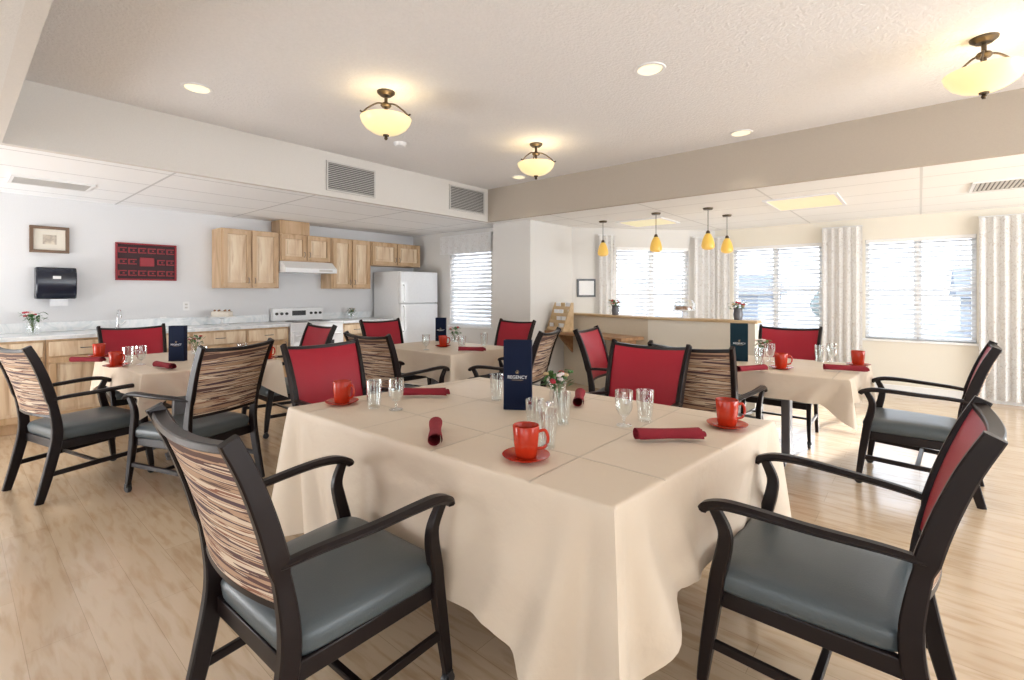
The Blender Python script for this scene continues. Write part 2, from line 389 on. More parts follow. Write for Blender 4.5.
for nm,(x0,x1,y0,y1) in {'baseboard_back':(-2.55,XR,YW-.015,YW),'baseboard_middle':(-4.80,-4.085,5.195,5.21)}.items():
    struct(MB().box(x0,x1,y0,y1,0,.1).build(nm,'white',smooth=False),'white baseboard')
# outside
o=MB().box(-40,40,8.4,90,-.6,-.5).build('ground','ground',smooth=False); struct(o,'pale ground outside the windows')
for (x,y,wd,dp,h,lab) in ((6.5,26,10,6,1.6,'grey gabled house seen through the right window'),(-14,34,12,7,1.7,'blue grey house seen through the left bay window')):
    t=thing('house',lab,'house',(x,y,-.5),group='houses outside the windows')
    MB().box(-wd/2,wd/2,0,dp,0,h).build('house_wall','bldg',t,smooth=False)
    MB().add([(-wd/2-.4,-.4,h),(wd/2+.4,-.4,h),(wd/2+.4,dp+.4,h),(-wd/2-.4,dp+.4,h),(-wd/2-.4,dp/2,h+1.3),(wd/2+.4,dp/2,h+1.3)],[(0,3,2,1),(0,1,5,4),(2,3,4,5),(0,4,3),(1,2,5)]).build('roof','roof',t,smooth=False)
    for k in range(4):
        x0=-wd/2+wd*(k+.5)/4
        MB().box(x0-.5,x0+.5,-.04,.02,.6,1.3).build('house_window','white',t,smooth=False)
for i,(x,y,r) in enumerate(((-3.6,30,.8),(14.5,30,1.4),(-8.5,27,.8))):
    t=thing('tree',['round grey green tree between the two houses outside','tall tree right of the grey house outside','small far tree in front of the blue grey house outside'][i],'tree',(x,y,-.5))
    m=MB()
    for k in range(12): m.ball((random.uniform(-r,r)*.6,random.uniform(-r,r)*.6,1.3+random.uniform(-.6,.8)*r),r*random.uniform(.4,.7),seg=9)
    m.build('foliage','tree',t); MB().tube([(0,0,0),(0,0,1.3)],.12).build('trunk','frame',t)
# curtains
def curtain(name,pts,z0,z1,label,group,waves=8,amp=.035):
    P=[Vector((p[0],p[1],0)) for p in pts]; seg=[(P[i+1]-P[i]).length for i in range(len(P)-1)]; L=sum(seg)
    N=int(waves*8); vs=[];fs=[];uv=[];R=14
    c=(P[0]+P[-1])/2
    for j in range(R+1):
        v=j/R
        for i in range(N+1):
            s=i/N*L; d=s; k=0
            while k<len(seg)-1 and d>seg[k]: d-=seg[k]; k+=1
            dr=(P[k+1]-P[k]).normalized(); p=P[k]+dr*d; n=Vector((dr.y,-dr.x,0))
            a=amp*(1-.35*v)*(math.sin(i/N*waves*2*PI)+.25*math.sin(i/N*waves*4.7*PI+v))
            p=p+n*(a+.05); vs.append((p.x-c.x,p.y-c.y,z0+(z1-z0)*v)); uv.append((s*1.6,(z1-z0)*v))
    for j in range(R):
        for i in range(N): q=j*(N+1)+i; fs.append((q,q+1,q+N+2,q+N+1))
    t=thing(name,label,'curtain',(c.x,c.y,0),group=group)
    m=MB(); m.v=vs; m.f=fs; m.build('fabric','curtain',t,uv=uv,ang=180)
    m=MB(); m.tube([(p.x-c.x,p.y-c.y,z1+.012) for p in P],.012); m.build('curtain_rod','white',t)
    return t
def wp(px,p0,ang,off=.05):
    s,P=on_wall(px,292,p0,ang); return (P.x+math.sin(ang)*off,P.y-math.cos(ang)*off)
curtain('curtain',[wp(597,pa,aa),wp(612,pa,aa)],.05,2.20,'narrow patterned curtain left of the angled bay window',None,waves=3)
curtain('curtain',[wp(691,pa,aa),(pb[0]+.0,pb[1]-.09),wp(731,pc,0)],.05,2.20,'patterned curtain in the corner of the bay behind the pendants',None,waves=6)
curtain('curtain',[wp(823,pc,0),wp(863,pc,0)],.05,2.22,'patterned curtain between the two back wall windows',None,waves=5)
curtain('curtain',[wp(978,pc,0),wp(1050,pc,0)],.05,2.22,'long patterned curtain at the right edge of the room',None,waves=6)
p0=on_y(444,292,YK).x; p1=on_y(495,292,YK).x
v0=on_y(470,251,YK).z
t=thing('valance','short patterned valance above the kitchen window','valance',((p0+p1)/2,YK-.03,0))
vs=[];fs=[];uv=[];N=60
for j in range(5):
    for i in range(N+1):
        xx=p0+(p1-p0)*i/N; vs.append((xx-(p0+p1)/2,-.06-.018*math.sin(i*.75)*(1-j/5),v0-.04+(.30)*j/4)); uv.append((xx*1.6,j*.1))
for j in range(4):
    for i in range(N): q=j*(N+1)+i; fs.append((q,q+1,q+N+2,q+N+1))
m=MB(); m.v=vs;m.f=fs; m.build('fabric','curtain',t,uv=uv,ang=180)
MB().box(-(p1-p0)/2,(p1-p0)/2,-.06,0,v0+.245,v0+.262).build('valance_board','white',t,smooth=False)
# ------------------------------------------------------------------ ceiling fixtures
def bowl_proto():
    t=thing('semi_flush_lamp','','lamp')
    MB().lathe([(0,-.03),(.04,-.03),(.062,-.012),(.065,0),(0,0)],24).build('canopy','bronze',t)
    MB().lathe([(0,-.32),(.012,-.32),(.012,-.03),(0,-.03)],12).build('stem','bronze',t)
    prof=[(.0,-.315),(.05,-.31),(.10,-.292),(.145,-.262),(.172,-.225),(.182,-.195),(.176,-.195),(.166,-.222),(.14,-.256),(.1,-.284),(.05,-.302),(0,-.307)]
    MB().open_lathe(prof,32).build('glass_bowl','bowl',t)
    MB().lathe([(0,-.352),(.008,-.35),(.014,-.338),(.01,-.328),(.022,-.322),(.024,-.314),(0,-.314)],14).build('finial','bronze',t)
    for k in range(3):
        a=k*2*PI/3+.4; ca,sa=math.cos(a),math.sin(a)
        MB().tube(crom([(ca*.012,sa*.012,-.09),(ca*.07,sa*.07,-.10),(ca*.14,sa*.14,-.15),(ca*.178,sa*.178,-.188),(ca*.20,sa*.20,-.186)],5),.006).build('arm','bronze',t)
    MB().lathe([(0,-.115),(.03,-.112),(.04,-.10),(.03,-.085),(0,-.08)],14).build('collar','bronze',t)
    return t
bp=bowl_proto()
for (px,py,lab) in ((386,92,'amber bowl ceiling lamp nearest the kitchen vents'),(536,144,'amber bowl ceiling lamp at the far corner of the raised ceiling'),(984,38,'amber bowl ceiling lamp at the upper right')):
    P=on_z(px,py,HC); o=place(bp,lab,(P.x,P.y,HC),0,'amber bowl ceiling lamps')
    l=bpy.data.lights.new('bulb','POINT'); l.energy=1.6; l.color=(1,.84,.6); l.shadow_soft_size=.05
    lo=bpy.data.objects.new('bulb',l); COL.objects.link(lo); lo.parent=o; lo.location=(.05,0,-.22)
rp=thing('recessed_light','','ceiling light')
MB().open_lathe([(.075,-.001),(.082,-.008),(.098,-.006),(.10,0)],28).build('trim_ring','white',rp)
MB().lathe([(0,-.004),(.076,-.004),(.076,-.002),(0,-.002)],28).build('lens','lens',rp)
for i,(px,py,lab) in enumerate(((197,88,'round recessed light nearest the left beam'),(650,69,'round recessed light at the top centre of the ceiling'),(741,133,'round recessed light near the right beam'),(519,177,'small round recessed light beside the far bowl lamp'))):
    P=on_z(px,py,HC); o=place(rp,lab,(P.x,P.y,HC),0,'recessed ceiling lights')
    l=bpy.data.lights.new('spot','SPOT'); l.energy=10; l.color=(1,.9,.75); l.spot_size=1.6; l.spot_blend=1; l.shadow_soft_size=.07
    lo=bpy.data.objects.new('spot',l); COL.objects.link(lo); lo.parent=o; lo.location=(0,0,-.02)
P=on_z(400,143,HC); t=thing('smoke_detector','small white smoke detector between two bowl lamps','smoke detector',(P.x,P.y,HC))
MB().lathe([(0,-.035),(.045,-.033),(.06,-.02),(.065,0),(0,0)],24).build('cover','white',t)
def vent_x(pxa,pxb,pya,pyb,lab):
    A=on_x(pxa,pya,XB); B=on_x(pxb,pya,XB); w=B.y-A.y; z1=A.z; z0=on_x(pxa,pyb,XB).z; h=z1-z0
    t=thing('wall_vent',lab,'vent',(XB,A.y,z0),group='vent grilles on the left ceiling beam')
    MB().box(0,.004,0,w,0,h).build('backing','ventd',t,smooth=False)
    f=.018; MB().box(0,.014,0,w,0,f).box(0,.014,0,w,h-f,h).box(0,.014,0,f,f,h-f).box(0,.014,w-f,w,f,h-f).build('vent_frame','vent',t,smooth=False)
    m=MB(); n=int(h/.022)
    for k in range(n):
        z=f+(k+.5)*(h-2*f)/n; m.box(-.006,.006,f,w-f,-.0018,.0018,Matrix.Translation((.008,0,z))@Matrix.Rotation(.6,4,'Y'))
    m.build('louvers','vent',t,smooth=False)
vent_x(326,375,160,190,'larger louvered vent on the left ceiling beam')
vent_x(449,484,184,209,'smaller louvered vent near the corner of the left ceiling beam')
def ceil_panel(pxs,lab,kind):
    px,py,sx,sy=pxs; P=on_z(px,py,H2)
    if kind=='light':
        t=thing('light_panel',lab,'ceiling light',(P.x,P.y,H2),group='flat yellow light panels')
        MB().box(-sx/2,sx/2,-sy/2,sy/2,-.012,-.004).build('diffuser','troffer',t,smooth=False)
        f=.03; MB().box(-sx/2-f,sx/2+f,-sy/2-f,-sy/2,-.016,0).box(-sx/2-f,sx/2+f,sy/2,sy/2+f,-.016,0).box(-sx/2-f,-sx/2,-sy/2,sy/2,-.016,0).box(sx/2,sx/2+f,-sy/2,sy/2,-.016,0).build('panel_frame','white',t,smooth=False)
    else:
        t=thing('ceiling_vent',lab,'vent',(P.x,P.y,H2),group='ceiling vents')
        MB().box(-sx/2,sx/2,-sy/2,sy/2,-.006,-.001).build('backing','ventd',t,smooth=False)
        m=MB(); n=max(4,int(sx/.03))
        for k in range(n):
            x=-sx/2+(k+.5)*sx/n; m.box(x-.009,x+.009,-sy/2,sy/2,-.012,-.007)
        m.build('louvers','vent',t,smooth=False)
        f=.025; MB().box(-sx/2-f,sx/2+f,-sy/2-f,-sy/2,-.014,0).box(-sx/2-f,sx/2+f,sy/2,sy/2+f,-.014,0).box(-sx/2-f,-sx/2,-sy/2,sy/2,-.014,0).box(sx/2,sx/2+f,-sy/2,sy/2,-.014,0).build('vent_frame','white',t,smooth=False)
ceil_panel((805,202,.62,.75),'yellow light panel in the tiled ceiling right of the pendants','light')
ceil_panel((648,222,.62,.6),'yellow light panel in the tiled ceiling above the bar','light')
ceil_panel((52,183,.34,.50),'long slotted vent in the kitchen tile ceiling','vent')
ceil_panel((1012,183,.5,.5),'square vent in the tiled ceiling at far right','vent')
pp=thing('pendant_lamp','','pendant lamp')
MB().lathe([(0,-.025),(.05,-.022),(.058,-.005),(.058,0),(0,0)],20).build('canopy','bronze',pp)
MB().lathe([(0,-.30),(.004,-.30),(.004,-.02),(0,-.02)],8).build('cord','black',pp)
MB().lathe([(0,-.31),(.02,-.31),(.026,-.30),(.018,-.275),(.006,-.265),(0,-.265)],14).build('cap','bronze',pp)
MB().open_lathe([(.018,-.30),(.035,-.315),(.056,-.36),(.070,-.41),(.076,-.45),(.068,-.48),(.036,-.496),(0,-.498)],22).build('shade','amber',pp)
for (px,py,lab) in ((603,221,'leftmost amber pendant hanging over the bar'),(656,213,'second amber pendant from the left over the bar'),(708,208,'third amber pendant from the left over the bar'),(727,215,'rightmost small amber pendant over the bar')):
    P=on_z(px,py,H2)
    o=place(pp,lab,(P.x,P.y,H2),0,'amber pendants over the bar')
# ------------------------------------------------------------------ kitchen
XF=-6.68
def cabinet(name,lab,y0,y1,z0,z1,xf,xb,nd,group,drawer=0,toe=0):
    t=thing(name,lab,'cabinet',(xf,y0,z0),group=group); W=y1-y0; H=z1-z0
    m=MB().box(xb-xf,0,0,W,toe,H)
    if toe: m.box(xb-xf,-.07,0,W,0,toe)
    m.build('body','hick',t,smooth=False)
    dw=(W-.018*(nd+1))/nd
    for k in range(nd):
        yy=.018+k*(dw+.018); dh=H-toe-.030-(drawer+.018 if drawer else 0)
        r=.055
        m=MB().box(.001,.022,0,dw,0,r).box(.001,.022,0,dw,dh-r,dh).box(.001,.022,0,r,r,dh-r).box(.001,.022,dw-r,dw,r,dh-r)
        d=m.build('door','hick',t,loc=(0,yy,toe+.015),bevel=.003)
        pm=MB().box(.001,.006,r,dw-r,r,dh-r).box(.006,.016,r+.028,dw-r-.028,r+.028,dh-r-.028)
        pm.build('panel','hick2',d,bevel=.004)
        hy=dw-.03 if k%2==0 else .03
        if nd==1: hy=dw-.03
        hz=.05 if z0>1 else dh-.09
        MB().tube(crom([(.02,hy,hz),(.045,hy,hz+.01),(.045,hy,hz+.06),(.02,hy,hz+.07)],4),.004).build('handle','grey',d)
        if drawer:
            d=MB().box(.001,.02,0,dw,0,drawer).build('drawer','hick2',t,loc=(0,yy,toe+.012+dh+.015),bevel=.004)
            MB().tube(crom([(.02,dw/2-.05,drawer/2),(.045,dw/2-.04,drawer/2),(.045,dw/2+.04,drawer/2),(.02,dw/2+.05,drawer/2)],4),.004).build('handle','grey',d)
    return t
G='hickory upper kitchen cabinets'
cabinet('wall_cabinet','tall hickory wall cabinet left of the range hood',2.21,2.925,1.38,2.14,XF,XK+.003,2,G)
cabinet('wall_cabinet','short hickory wall cabinet above the range hood',2.935,3.685,1.76,2.14,XF,XK+.003,2,G)
cabinet('wall_cabinet','tall hickory wall cabinet between hood and refrigerator',3.695,4.36,1.38,2.14,XF,XK+.003,2,G)
cabinet('wall_cabinet','short hickory wall cabinet above the refrigerator',4.37,5.36,1.76,2.14,XF,XK+.003,2,G)
t=thing('duct_box','wooden duct cover on top of the hood cabinet','duct cover',(XF+.0,2.95,2.142))
MB().box(-.3,-.02,0,.42,0,.185).build('body','hick',t,bevel=.004)
XC=-6.38
G='hickory base cabinets under the worktop'
names=['hickory base cabinet outside the left edge of the photo','hickory base cabinet at the left edge of the photo','hickory base cabinet under the flowers','hickory base cabinet left of the sink','hickory base cabinet right of the sink','narrow hickory base cabinet touching the range']
ys=[-.6,.0,.6,1.2,1.8,2.4,2.92]
for k in range(6): cabinet('base_cabinet',names[k],ys[k]+.002,ys[k+1]-.002,.0,.87,XC,XK+.003,1,G,drawer=.14,toe=.1)
cabinet('base_cabinet','hickory base cabinet between range and refrigerator',3.705,4.56,.0,.87,XC,XK+.003,2,G,drawer=.14,toe=.1)
for (a,b,lab) in ((-.62,2.925,'long pale marble worktop with sink'),(3.70,4.565,'short pale marble worktop right of the range')):
    t=thing('worktop',lab,'worktop',(XC,a,.872))
    MB().box(XK+.003-XC,.03,0,b-a,0,.038).build('slab','marble',t,bevel=.005)
    MB().box(XK+.003-XC,XK+.02-XC,0,b-a,.039,.14).build('backsplash','marble',t,bevel=.003)
WT=.911
P=on_x(118,320,-6.8)
t=thing('faucet','chrome gooseneck faucet on the marble worktop','faucet',(-6.82,P.y,WT))
MB().lathe([(0,0),(.028,0),(.028,.02),(.016,.03),(.016,.06),(0,.06)],14).build('base','chrome',t)
MB().tube(crom([(0,0,.05),(0,0,.16),(.03,0,.21),(.10,0,.22),(.15,0,.18),(.155,0,.14)],6),.010).build('spout','chrome',t)
MB().tube([(0,.02,.05),(.01,.07,.09)],.007).build('handle','chrome',t)
t=thing('range','white electric range between the base cabinets','stove',(-6.34,3.31,0))
MB().box(-.64,0,-.375,.375,.02,.90).build('body','appl',t,bevel=.006)
MB().box(-.64,.01,-.375,.375,.901,.915).build('cooktop','appl',t,bevel=.004)
d=MB().box(.001,.035,-.36,.36,.24,.80).build('oven_door','appl',t,bevel=.004)
MB().box(.035,.037,-.22,.22,.38,.66).build('oven_window','black',d)
MB().tube([(.036,-.32,.75),(.075,-.30,.75),(.075,.30,.75),(.036,.32,.75)],.011).build('handle','appl',d)
MB().box(.001,.03,-.36,.36,.04,.22).build('drawer','appl',t,bevel=.004)
m=MB().box(-.64,-.56,-.375,.375,.916,1.10); cp=m.build('control_panel','appl',t,bevel=.012)
MB().box(-.56,-.556,-.10,.10,.99,1.06).build('display','black',cp)
for y in (-.32,-.25,-.18,.18,.25,.32):
    m=MB().lathe([(0,0),(.02,0),(.018,.02),(0,.02)],14,c=(-.56,y,1.02),M4=Matrix.Rotation(PI/2,4,'Y')); m.build('knob','black',cp)
for (x,y,r_) in ((-.16,-.18,.10),(-.16,.18,.08),(-.42,-.18,.08),(-.42,.18,.10)):
    MB().lathe([(0,.916),(r_,.916),(r_,.920),(r_*.8,.926),(0,.926)],24,c=(x,y,0)).build('burner','black',t)
t=thing('range_hood','white range hood under the short cabinet','range hood',(XK+.003,3.31,1.60))
MB().add([(0,-.373,.158),(0,.373,.158),(0,.373,0),(0,-.373,0),(.36,-.373,.158),(.36,.373,.158),(.50,.373,.06),(.50,-.373,.06),(.50,.373,0),(.50,-.373,0)],
 [(0,1,5,4),(4,5,6,7),(7,6,8,9),(0,3,2,1),(3,9,8,2),(0,4,7,9,3),(1,2,8,6,5)]).build('shell','appl',t,smooth=False,bevel=.004)
MB().box(.501,.504,.1,.3,.018,.045).build('switch_panel','vent',t)
t=thing('refrigerator','white top freezer refrigerator beside the kitchen window','refrigerator',(-6.28,4.98,0))
MB().box(-.67,0,-.38,.38,.03,1.66).build('body','appl',t,bevel=.01)
d=MB().box(.004,.07,-.38,.38,1.15,1.66).build('freezer_door','appl',t,bevel=.015)
MB().tube(crom([(.07,-.33,1.18),(.105,-.33,1.20),(.105,-.33,1.42),(.07,-.33,1.44)],4),.012).build('handle','appl',d)
d=MB().box(.004,.07,-.38,.38,.10,1.14).build('refrigerator_door','appl',t,bevel=.015)
MB().tube(crom([(.07,-.33,.72),(.105,-.33,.74),(.105,-.33,1.08),(.07,-.33,1.10)],4),.012).build('handle','appl',d)
MB().box(-.6,.02,-.36,.36,0,.09).build('kick_grille','grey',t)
def framed(px0,px1,py0,py1,lab,name,cat,fr,art,bw,inner=None):
    A=on_x(px0,py0,XK); B=on_x(px1,py0,XK); z0=on_x(px0,py1,XK).z; z1=A.z; w=B.y-A.y; h=z1-z0
    t=thing(name,lab,cat,(XK+.002,A.y,z0))
    MB().box(0,.03,0,w,0,bw).box(0,.03,0,w,h-bw,h).box(0,.03,0,bw,bw,h-bw).box(0,.03,w-bw,w,bw,h-bw).build('picture_frame',fr,t,bevel=.004)
    if inner:
        MB().box(0,.010,bw,w-bw,bw,h-bw).build('mat_board',inner,t,smooth=False)
        k=bw+.07; MB().box(.010,.013,k,w-k,k*.9,h-k*.9).build('picture',art,t,smooth=False)
    return t,w,h
framed(29,69,225,252,'small framed sepia picture above the towel dispenser','wall_picture','picture','frame','pic',.03,'cream')
t,w_,h_=framed(115,176,242,280,'wide red relief panel on the kitchen wall','wall_art','artwork','artr','art',.018)
MB().box(0,.008,.018,w_-.018,.018,h_-.018).build('backing','art',t,smooth=False)
for i in range(6):
    for j in range(3):
        yc=.018+(w_-.036)*(i+.5)/6; zc=.018+(h_-.036)*(j+.5)/3; rr=min(w_/6,h_/3)*.40
        if j==1 and i in (2,3): continue
        MB().box(.008,.02,yc-rr,yc+rr,zc-rr*.8,zc-rr*.5).box(.008,.02,yc-rr,yc+rr,zc+rr*.5,zc+rr*.8).box(.008,.02,yc-rr,yc-rr*.65,zc-rr*.5,zc+rr*.5).box(.008,.02,yc+rr*.1,yc+rr*.5,zc-rr*.2,zc+rr*.2).build('relief_motif','artr',t,smooth=False)
MB().box(.008,.022,w_*.38,w_*.62,h_*.38,h_*.62).build('relief_motif','artr',t,bevel=.006)
A=on_x(35,267,XK+.1); B=on_x(76,267,XK+.1); z0=on_x(35,299,XK+.1).z
t=thing('towel_dispenser','dark navy paper towel dispenser with a white sheet hanging','towel dispenser',(XK+.002,A.y,z0))
w_=B.y-A.y; h=A.z-z0
prof=[(0,0),(.13,.0),(.17,.06),(.18,.18),(.17,h-.05),(.13,h),(0,h)]
n=len(prof); vs=[(x,0,z) for x,z in prof]+[(x,w_,z) for x,z in prof]
MB().add(vs,[tuple(range(n)),tuple(reversed(range(n,2*n)))]+[(i,n+i,n+(i+1)%n,(i+1)%n) for i in range(n)]).build('case','dkblue',t,bevel=.012)
MB().box(.09,.093,w_*.35,w_*.8,-.075,.02).box(.093,.176,w_*.35,w_*.8,-.004,-.001).build('paper_sheet','paper',t,smooth=False)
MB().box(.172,.178,w_*.4,w_*.6,h-.12,h-.09).build('emblem','paper',t,smooth=False)
for (px,py,lab) in ((163,321,'white outlet plate left of the menu stand on the kitchen wall'),(186,306,'white switch plate under the cabinets')):
    P=on_x(px,py,XK); t=thing('outlet_plate',lab,'outlet',(XK+.001,P.y,P.z))
    MB().box(0,.006,-.035,.035,-.055,.055).build('plate','white',t,bevel=.002)
    MB().box(.006,.009,-.015,.015,-.03,-.008).box(.006,.009,-.015,.015,.008,.03).build('sockets','vent',t,smooth=False)
s,P=on_wall(586,288,pa,aa)
t=thing('wall_picture','small black framed certificate beside the bay window','picture',(P.x,P.y,P.z),aa)
MB().box(-.15,.15,-.02,-.001,-.14,.14).build('picture_frame','black',t,bevel=.003)
MB().box(-.12,.12,-.023,-.0201,-.11,.11).build('picture','paper',t,smooth=False)
# ------------------------------------------------------------------ flowers / plants
def bouquet(lab,loc,scale=1,cols=('petalw','petalr'),cat='flowers',n=9,vase='glass',group=None,leaves=40,hz=1.0):
    t=thing('flower_vase',lab,cat,loc,group=group); s=scale; r=random.Random(int(loc[0]*1000)+5)
    MB().open_lathe([(0,.004*s),(.028*s,.004*s),(.03*s,0),(.034*s,.0),(.042*s,.05*s*hz),(.036*s,.09*s*hz),(.044*s,.11*s*hz)],18).build('vase',vase,t)
    m=MB(); pos=[]
    for k in range(n):
        a=r.uniform(0,2*PI); q=r.uniform(.01,.065)*s; z=r.uniform(.115,.170)*s*hz
        p=Vector((q*math.cos(a),q*math.sin(a),z)); pos.append(p); m.tube([(0,0,.01),(p.x*.4,p.y*.4,z*.6),tuple(p)],.0015*s,5)
    m.build('stems','green',t)
    m=MB()
    for k in range(leaves):
        a=r.uniform(0,2*PI); q=r.uniform(.015,.08)*s; z=r.uniform(.09,.165)*s*hz
        R=Matrix.Translation((q*math.cos(a),q*math.sin(a),z))@Matrix.Rotation(a,4,'Z')@Matrix.Rotation(r.uniform(-.8,.8),4,'Y')
        m.add([R@Vector(v) for v in ((-.024*s,0,0),(0,.010*s,.003),(.024*s,0,0),(0,-.010*s,.003))],[(0,1,2,3)])
    m.build('leaves','green',t)
    for i,p in enumerate(pos):
        m=MB()
        for k in range(5):
            a=k*2*PI/5; m.ball((p.x+.008*s*math.cos(a),p.y+.008*s*math.sin(a),p.z),.007*s,seg=6,rings=4)
        m.ball((p.x,p.y,p.z+.004*s),.005*s,seg=6,rings=4)
        m.build('blossom',cols[i%len(cols)],t)
    return t
P=on_x(33,328,-6.72); bouquet('small red and white bouquet on the kitchen worktop',(-6.72,P.y,WT),1.3)
P=on_x(351,318,-6.8); bouquet('small flower jar on the worktop right of the range',(-6.8,P.y,WT),1.0,('petalw','gold'))
def cakestand(lab,loc,s=1,dome=True,cookies=True):
    t=thing('cake_stand',lab,'cake stand',loc)
    MB().lathe([(0,0),(.07*s,0),(.07*s,.008*s),(.015*s,.02*s),(.012*s,.07*s),(.04*s,.085*s),(.13*s,.09*s),(.135*s,.10*s),(0,.10*s)],28).build('pedestal_plate','white',t)
    if dome:
        MB().open_lathe([(.12*s,.10*s),(.12*s,.17*s),(.09*s,.215*s),(.03*s,.235*s),(.012*s,.25*s),(0,.25*s)],28).build('dome','glass',t)
    if cookies:
        for k in range(7):
            a=k*.9; q=.0 if k==0 else .07*s
            tag(MB().lathe([(0,0),(.032*s,0),(.036*s,.014*s),(.030*s,.034*s),(0,.040*s)],12).build('cookie','cake',loc=(loc[0]+q*math.cos(a),loc[1]+q*math.sin(a),loc[2]+.101*s)),'brown cookie on '+lab,'cookie','cookies on '+lab)
P=on_x(222,326,-6.7); cakestand('white cake stand on the kitchen worktop',(-6.7,P.y,WT),1.1,False,False)
c=thing('cake','round pale iced cake on the white stand on the worktop','cake',(-6.7,P.y,WT+.111))
MB().lathe([(0,0),(.115,0),(.12,.01),(.118,.055),(.105,.066),(0,.068)],28).build('cake_body','icing',c)
m=MB()
for k in range(8): m.ball((.085*math.cos(k*PI/4),.085*math.sin(k*PI/4),.074),.012,seg=7,rings=5)
m.build('topping','cake',c)
# ------------------------------------------------------------------ bar
BH=1.02
cx,cy=on_y(648,292,5.6).x,5.6; ex=on_y(755,292,5.6).x
def seg_box(p,q,th,z0,z1,m=None,ext=0):
    p=Vector((p[0],p[1],0));q=Vector((q[0],q[1],0)); d=(q-p).normalized(); n=Vector((-d.y,d.x,0)); m=m or MB()
    p=p-d*ext; q=q+d*ext
    pts=[p-n*ext,q-n*ext,q+n*(th+ext),p+n*(th+ext)]
    m.add([(a.x,a.y,z0) for a in pts]+[(a.x,a.y,z1) for a in pts],[(0,3,2,1),(4,5,6,7),(0,1,5,4),(1,2,6,5),(2,3,7,6),(3,0,4,7)]); return m
t=thing('bar_counter','beige two section bar half wall with light wood cap','bar counter',(0,0,0))
seg_box((-4.08,6.0),(cx,cy),.14,0,BH-.03).build('left_panel',plain('bar_panel_tan',(.74,.66,.53),.7),t,smooth=False)
seg_box((cx,cy),(ex,cy),.14,0,BH-.03).build('right_panel','cream',t,smooth=False)
seg_box((-4.05,5.99),(cx,cy),.16,BH-.029,BH,ext=.025).build('wood_cap','lwood',t,bevel=.004)
seg_box((cx+.04,cy),(ex,cy),.16,BH-.029,BH,ext=.025).build('wood_cap','lwood',t,bevel=.004)
t=thing('desk_shelf','brown wooden desk shelf below the left bar section','shelf',(0,0,0))
dn=(Vector((cx,cy,0))-Vector((-4.08,6.0,0))).normalized(); nn=Vector((-dn.y,dn.x,0))
q0=Vector((-4.03,5.985,0))-nn*.45; q1=Vector((cx-.02,cy,0))-nn*.45
seg_box((q0.x,q0.y),(q1.x,q1.y),.40,.74,.78).build('board','bwood',t,bevel=.005)
for f in (.12,.5,.9):
    p=q0.lerp(q1,f); m=MB(); e=p+nn*.40
    m.add([(p.x+nn.x*.1,p.y+nn.y*.1,.739),(e.x,e.y,.739),(e.x,e.y,.45),(p.x+nn.x*.1+dn.x*.03,p.y+nn.y*.1+dn.y*.03,.739),(e.x+dn.x*.03,e.y+dn.y*.03,.739),(e.x+dn.x*.03,e.y+dn.y*.03,.45)],[(0,1,2),(3,5,4),(0,2,5,3),(0,3,4,1),(1,4,5,2)]).build('bracket','bwood',t,smooth=False)
P=q0.lerp(q1,.175)+nn*.10; ra=math.atan2(dn.y,dn.x)
t=thing('brochure_rack','light wood tiered brochure rack on the desk shelf','rack',(P.x,P.y,.781),ra)
for sx in (-.18,.165):
    MB().add([(sx,-.1,0),(sx,.1,0),(sx,.1,.40),(sx,.06,.40),(sx+.015,-.1,0),(sx+.015,.1,0),(sx+.015,.1,.40),(sx+.015,.06,.40)],[(0,1,2,3),(7,6,5,4),(0,3,7,4),(2,1,5,6),(3,2,6,7),(0,4,5,1)]).build('side_panel','lwood',t,smooth=False)
for k in range(4):
    z=.03+k*.095; y=-.075+k*.04
    MB().box(-.165,.165,y,y+.035,z-.012,z).box(-.165,.165,y-.006,y,z-.012,z+.032).build('tier','lwood',t,smooth=False)
for k in range(4):
    for j in range(3):
        z=.03+k*.095; y=-.075+k*.04
        o=tag(MB().box(-.042,.042,-.003,.003,0,.082).build('brochure',['paper','gold','paper'][(k+j)%3],smooth=False,bevel=.001),'small printed brochure standing in the light wood rack','brochure','brochures in the wood rack')
        R=Matrix.Rotation(ra,3,'Z')@Vector((-.105+j*.105,y+.015,z+.002)); o.location=Vector((P.x,P.y,.781))+R; o.rotation_euler=(0,0,ra)
P=on_y(616,316,5.85); bouquet('dark flower pot on the left bar section',(P.x,5.83,BH),1.2,('petalr','gold'),vase='grey')
P=on_y(738,316,5.68); bouquet('dark flower pot at the right end of the bar',(P.x,5.68,BH),1.2,('petalr','gold'),vase='grey')
P=on_y(684,316,5.68); cakestand('covered cake stand on the right bar section',(P.x,5.68,BH),1.0,True,True)
